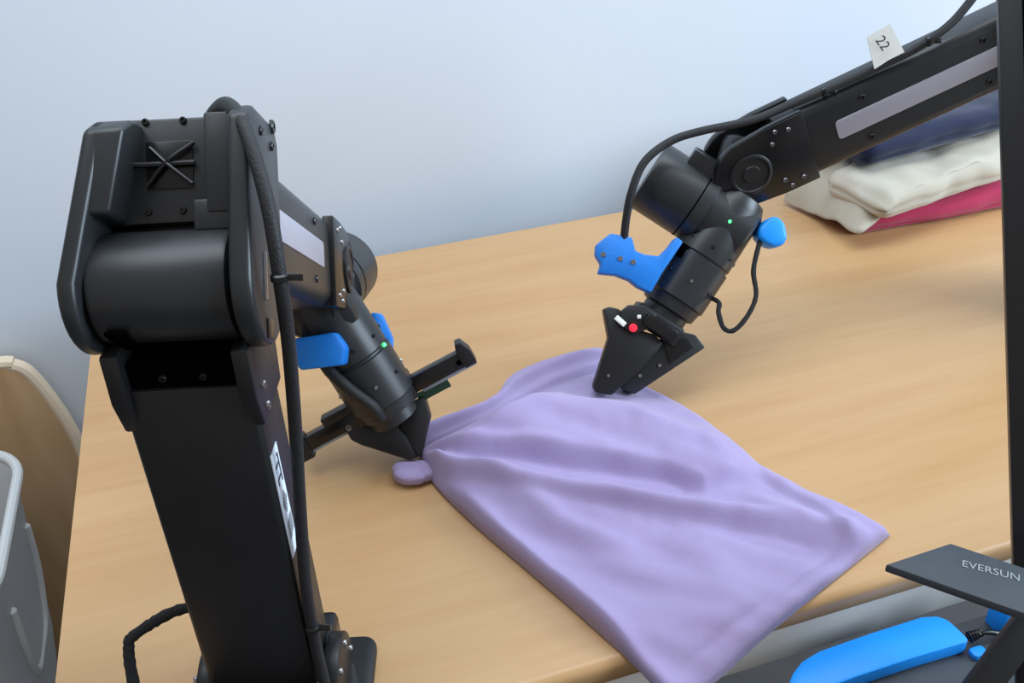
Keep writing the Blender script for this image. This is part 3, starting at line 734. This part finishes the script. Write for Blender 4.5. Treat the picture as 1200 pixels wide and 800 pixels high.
# ------------------------------------------------------------------ plywood board by the wall
PY = 1.296
ch = thing('plywood_board', 'rounded tan plywood board standing against the white wall, left of table', 'board', (-0.62, PY, 0))
edge = [(0, 430), (12, 432), (28, 438), (45, 455), (62, 477), (76, 498), (88, 520), (97, 545), (103, 580), (106, 640), (104, 690)]
back = [at_y(x, y, PY) for x, y in edge]
xl = back[0].x - 0.30
poly = [(p.x, p.z) for p in back] + [(back[-1].x, 0.0), (xl - 0.06, 0.0)] + [(2 * xl / 2 - 0.06, 0.45), (xl - 0.03, 0.53), (xl + 0.02, back[0].z + 0.005), (back[0].x - 0.12, back[0].z + 0.012)]
bp = finish('panel', prism(V(0, PY, 0), Xw, Zw, Yw, poly, 0, 0.018, 0.001), 'ply', ch)
bm = bmesh.new()
finish('edge_band', tube([V(p.x + 0.001, PY + 0.009, p.z + 0.001) for p in ([V(xl + 0.02, PY, back[0].z + 0.005), V(back[0].x - 0.12, PY, back[0].z + 0.012)] + back)], 0.0105, 10, 5, bm), 'ply_edge_lit', bp)

# ------------------------------------------------------------------ frosted plastic bin
bn = thing('storage_bin', 'frosted translucent plastic bin on the floor beside the table', 'bin', (-0.60, 1.05, 0))
def ring(z, hx, hy, r_, cx=-0.60, cy=1.05, n=9): return [V(cx + x, cy + y, z) for x, y in rrect(-hx, hx, -hy, hy, r_, n)]
bm = bmesh.new(); rings = []
for z, hx, hy, r_ in ((0.002, 0.110, 0.09, 0.05), (0.004, 0.122, 0.10, 0.055), (0.012, 0.130, 0.108, 0.06), (0.07, 0.136, 0.113, 0.06), (0.28, 0.176, 0.138, 0.065), (0.545, 0.206, 0.158, 0.07), (0.556, 0.212, 0.164, 0.074)):
    rings.append([bm.verts.new(p) for p in ring(z, hx, hy, r_)])
n = len(rings[0])
for k in range(len(rings) - 1):
    for i in range(n): bm.faces.new([rings[k][i], rings[k][(i + 1) % n], rings[k + 1][(i + 1) % n], rings[k + 1][i]])
bm.faces.new(rings[0])
body = finish('body', bm, 'frosted', bn, ang=60)
md = body.modifiers.new('thickness', 'SOLIDIFY'); md.thickness = 0.003; md.offset = 1
rp = ring(0.558, 0.214, 0.166, 0.075); rp.append(rp[0])
finish('rim', tube(rp, 0.007, 10, 1), 'frosted_rim', bn)
hx = -0.60 + 0.190
finish('handle_ridge', tube([V(hx + 0.012, 0.97, 0.48), V(hx + 0.004, 0.975, 0.40), V(hx - 0.006, 1.00, 0.33), V(hx - 0.010, 1.05, 0.315), V(hx - 0.006, 1.10, 0.33), V(hx + 0.004, 1.125, 0.40), V(hx + 0.012, 1.13, 0.48)], 0.006, 10), 'frosted_rim', bn)

# ------------------------------------------------------------------ equipment in front of the table, lower right
CZ = 0.690
cb = thing('control_cabinet', 'dark grey equipment cabinet under the blue block in front of table', 'cabinet', (0.68, 0.29, 0))
finish('body', box(V(0, 0, 0), Xw, Yw, Zw, (0.385, 0.98), (0.14, 0.434), (0.02, CZ), 0.004), 'cabinet', cb)
for x in (0.41, 0.95):
    for y in (0.17, 0.40): finish('foot', cyl(V(x, y, 0), Zw, 0.016, 0.022, 0.002, 16), 'black', cb)
finish('lid_seam', box(O, Xw, Yw, Zw, (0.384, 0.981), (0.139, 0.435), (CZ - 0.03, CZ - 0.027), 0), 'hole_shade', cb)
BZ = CZ + 0.016
bl = thing('blue_adapter', 'bright blue plastic block with a black cable, below the table front', 'adapter', at_z(1030, 765, CZ))
out = [(922, 806), (929, 788), (940, 774), (960, 762), (1020, 741), (1080, 722), (1098, 721), (1110, 725), (1122, 735), (1135, 748), (1133, 752), (1075, 769), (1000, 794), (945, 815), (930, 816)]
finish('body', solid([at_z(x, y, BZ) for x, y in out], -Zw * 0.0155, 0.002), 'blue_bright', bl)
p0 = at_z(1134, 747, BZ - 0.006)
cbl = [p0, at_z(1150, 741, BZ - 0.004), at_z(1166, 741, BZ - 0.006), at_z(1185, 748, CZ + 0.004), at_z(1220, 770, CZ + 0.004)]
finish('cable', tube(cbl, 0.0026, 10), 'black_gloss', bl)
for i in range(5):
    c = p0.lerp(at_z(1149, 741, BZ - 0.005), 0.15 + 0.2 * i); d = (cbl[1] - p0).normalized()
    finish('strain_relief', lathe(c - d * 0.0012, d, [(0, 0.004), (0.0006, 0.0052 - 0.0003 * i), (0.0018, 0.0052 - 0.0003 * i), (0.0024, 0.004)], 14), 'black_gloss', bl)
bk = finish('blue_clip', box(at_z(1180, 716, CZ + 0.02), Xw, Yw, Zw, (-0.012, 0.012), (-0.010, 0.010), (-0.0195, 0.014), 0.003), 'blue_bright', None, origin=at_z(1180, 716, CZ + 0.02))
tag(bk, 'small blue plastic clip tucked under the lettered black plate', 'clip')

c2 = at_z(1146, 767, CZ + 0.001)
bk = finish('blue_clip', prism(c2, Xw, Yw, Zw, rrect(-0.008, 0.006, -0.005, 0.005, 0.003), 0, 0.006, 0.001), 'blue_bright', None, origin=c2)
tag(bk, 'tiny blue plastic piece lying between the blue block and black strut', 'clip')
PZ = 0.85
stn = thing('equipment_stand', 'black metal stand with upright post and lettered plate, right edge', 'stand', (0.60, 0.33, CZ))
pl4 = [at_z(x, y, PZ) for x, y in ((1038, 661), (1114, 636), (1330, 708), (1330, 764))]
pa = finish('lettered_plate', solid(pl4, -Zw * 0.008, 0.0012), 'plate', stn); pa['label'] = 'dark grey plate with silver lettering'
tA = (at_z(1197, 679, PZ) - at_z(1124, 660, PZ)).normalized(); tB = Zw.cross(tA).normalized()
text_mesh('lettering', 'EVERSUN', at_z(1161, 669, PZ), tA, tB, 0.0098, 'letter', pa, 0.0003)
p_top = P(1205, -60, 0.705); p_bot = P(1222, 640, 0.745)
ax = (p_top - p_bot).normalized(); p_bot2 = p_bot + ax * ((CZ - p_bot.z) / ax.z)
Wd = (RX * 0.90 - RZ * 0.43); Wd = (Wd - ax * Wd.dot(ax)).normalized(); Dd = ax.cross(Wd)
pst = finish('upright_post', box(p_bot2, ax, Wd, Dd, (0.012, 0.75), (-0.022, 0.022), (-0.018, 0.018), 0.002), 'black', stn)
finish('post_slot', box(p_bot2, ax, Wd, Dd, (0.17, 0.75), (-0.006, 0.006), (-0.0186, 0.0186), 0.0005), 'hole_shade', pst)
q0 = P(1236, 690, 0.735); q1 = P(1136, 823, 0.735)
sx, sy, sz = frame(q1 - q0, RZ)
finish('strut', box(q0, sx, sy, sz, (-0.01, (CZ + 0.008 - q0.z) / sx.z), (-0.004, 0.004), (-0.0125, 0.0125), 0.001), 'black', stn)
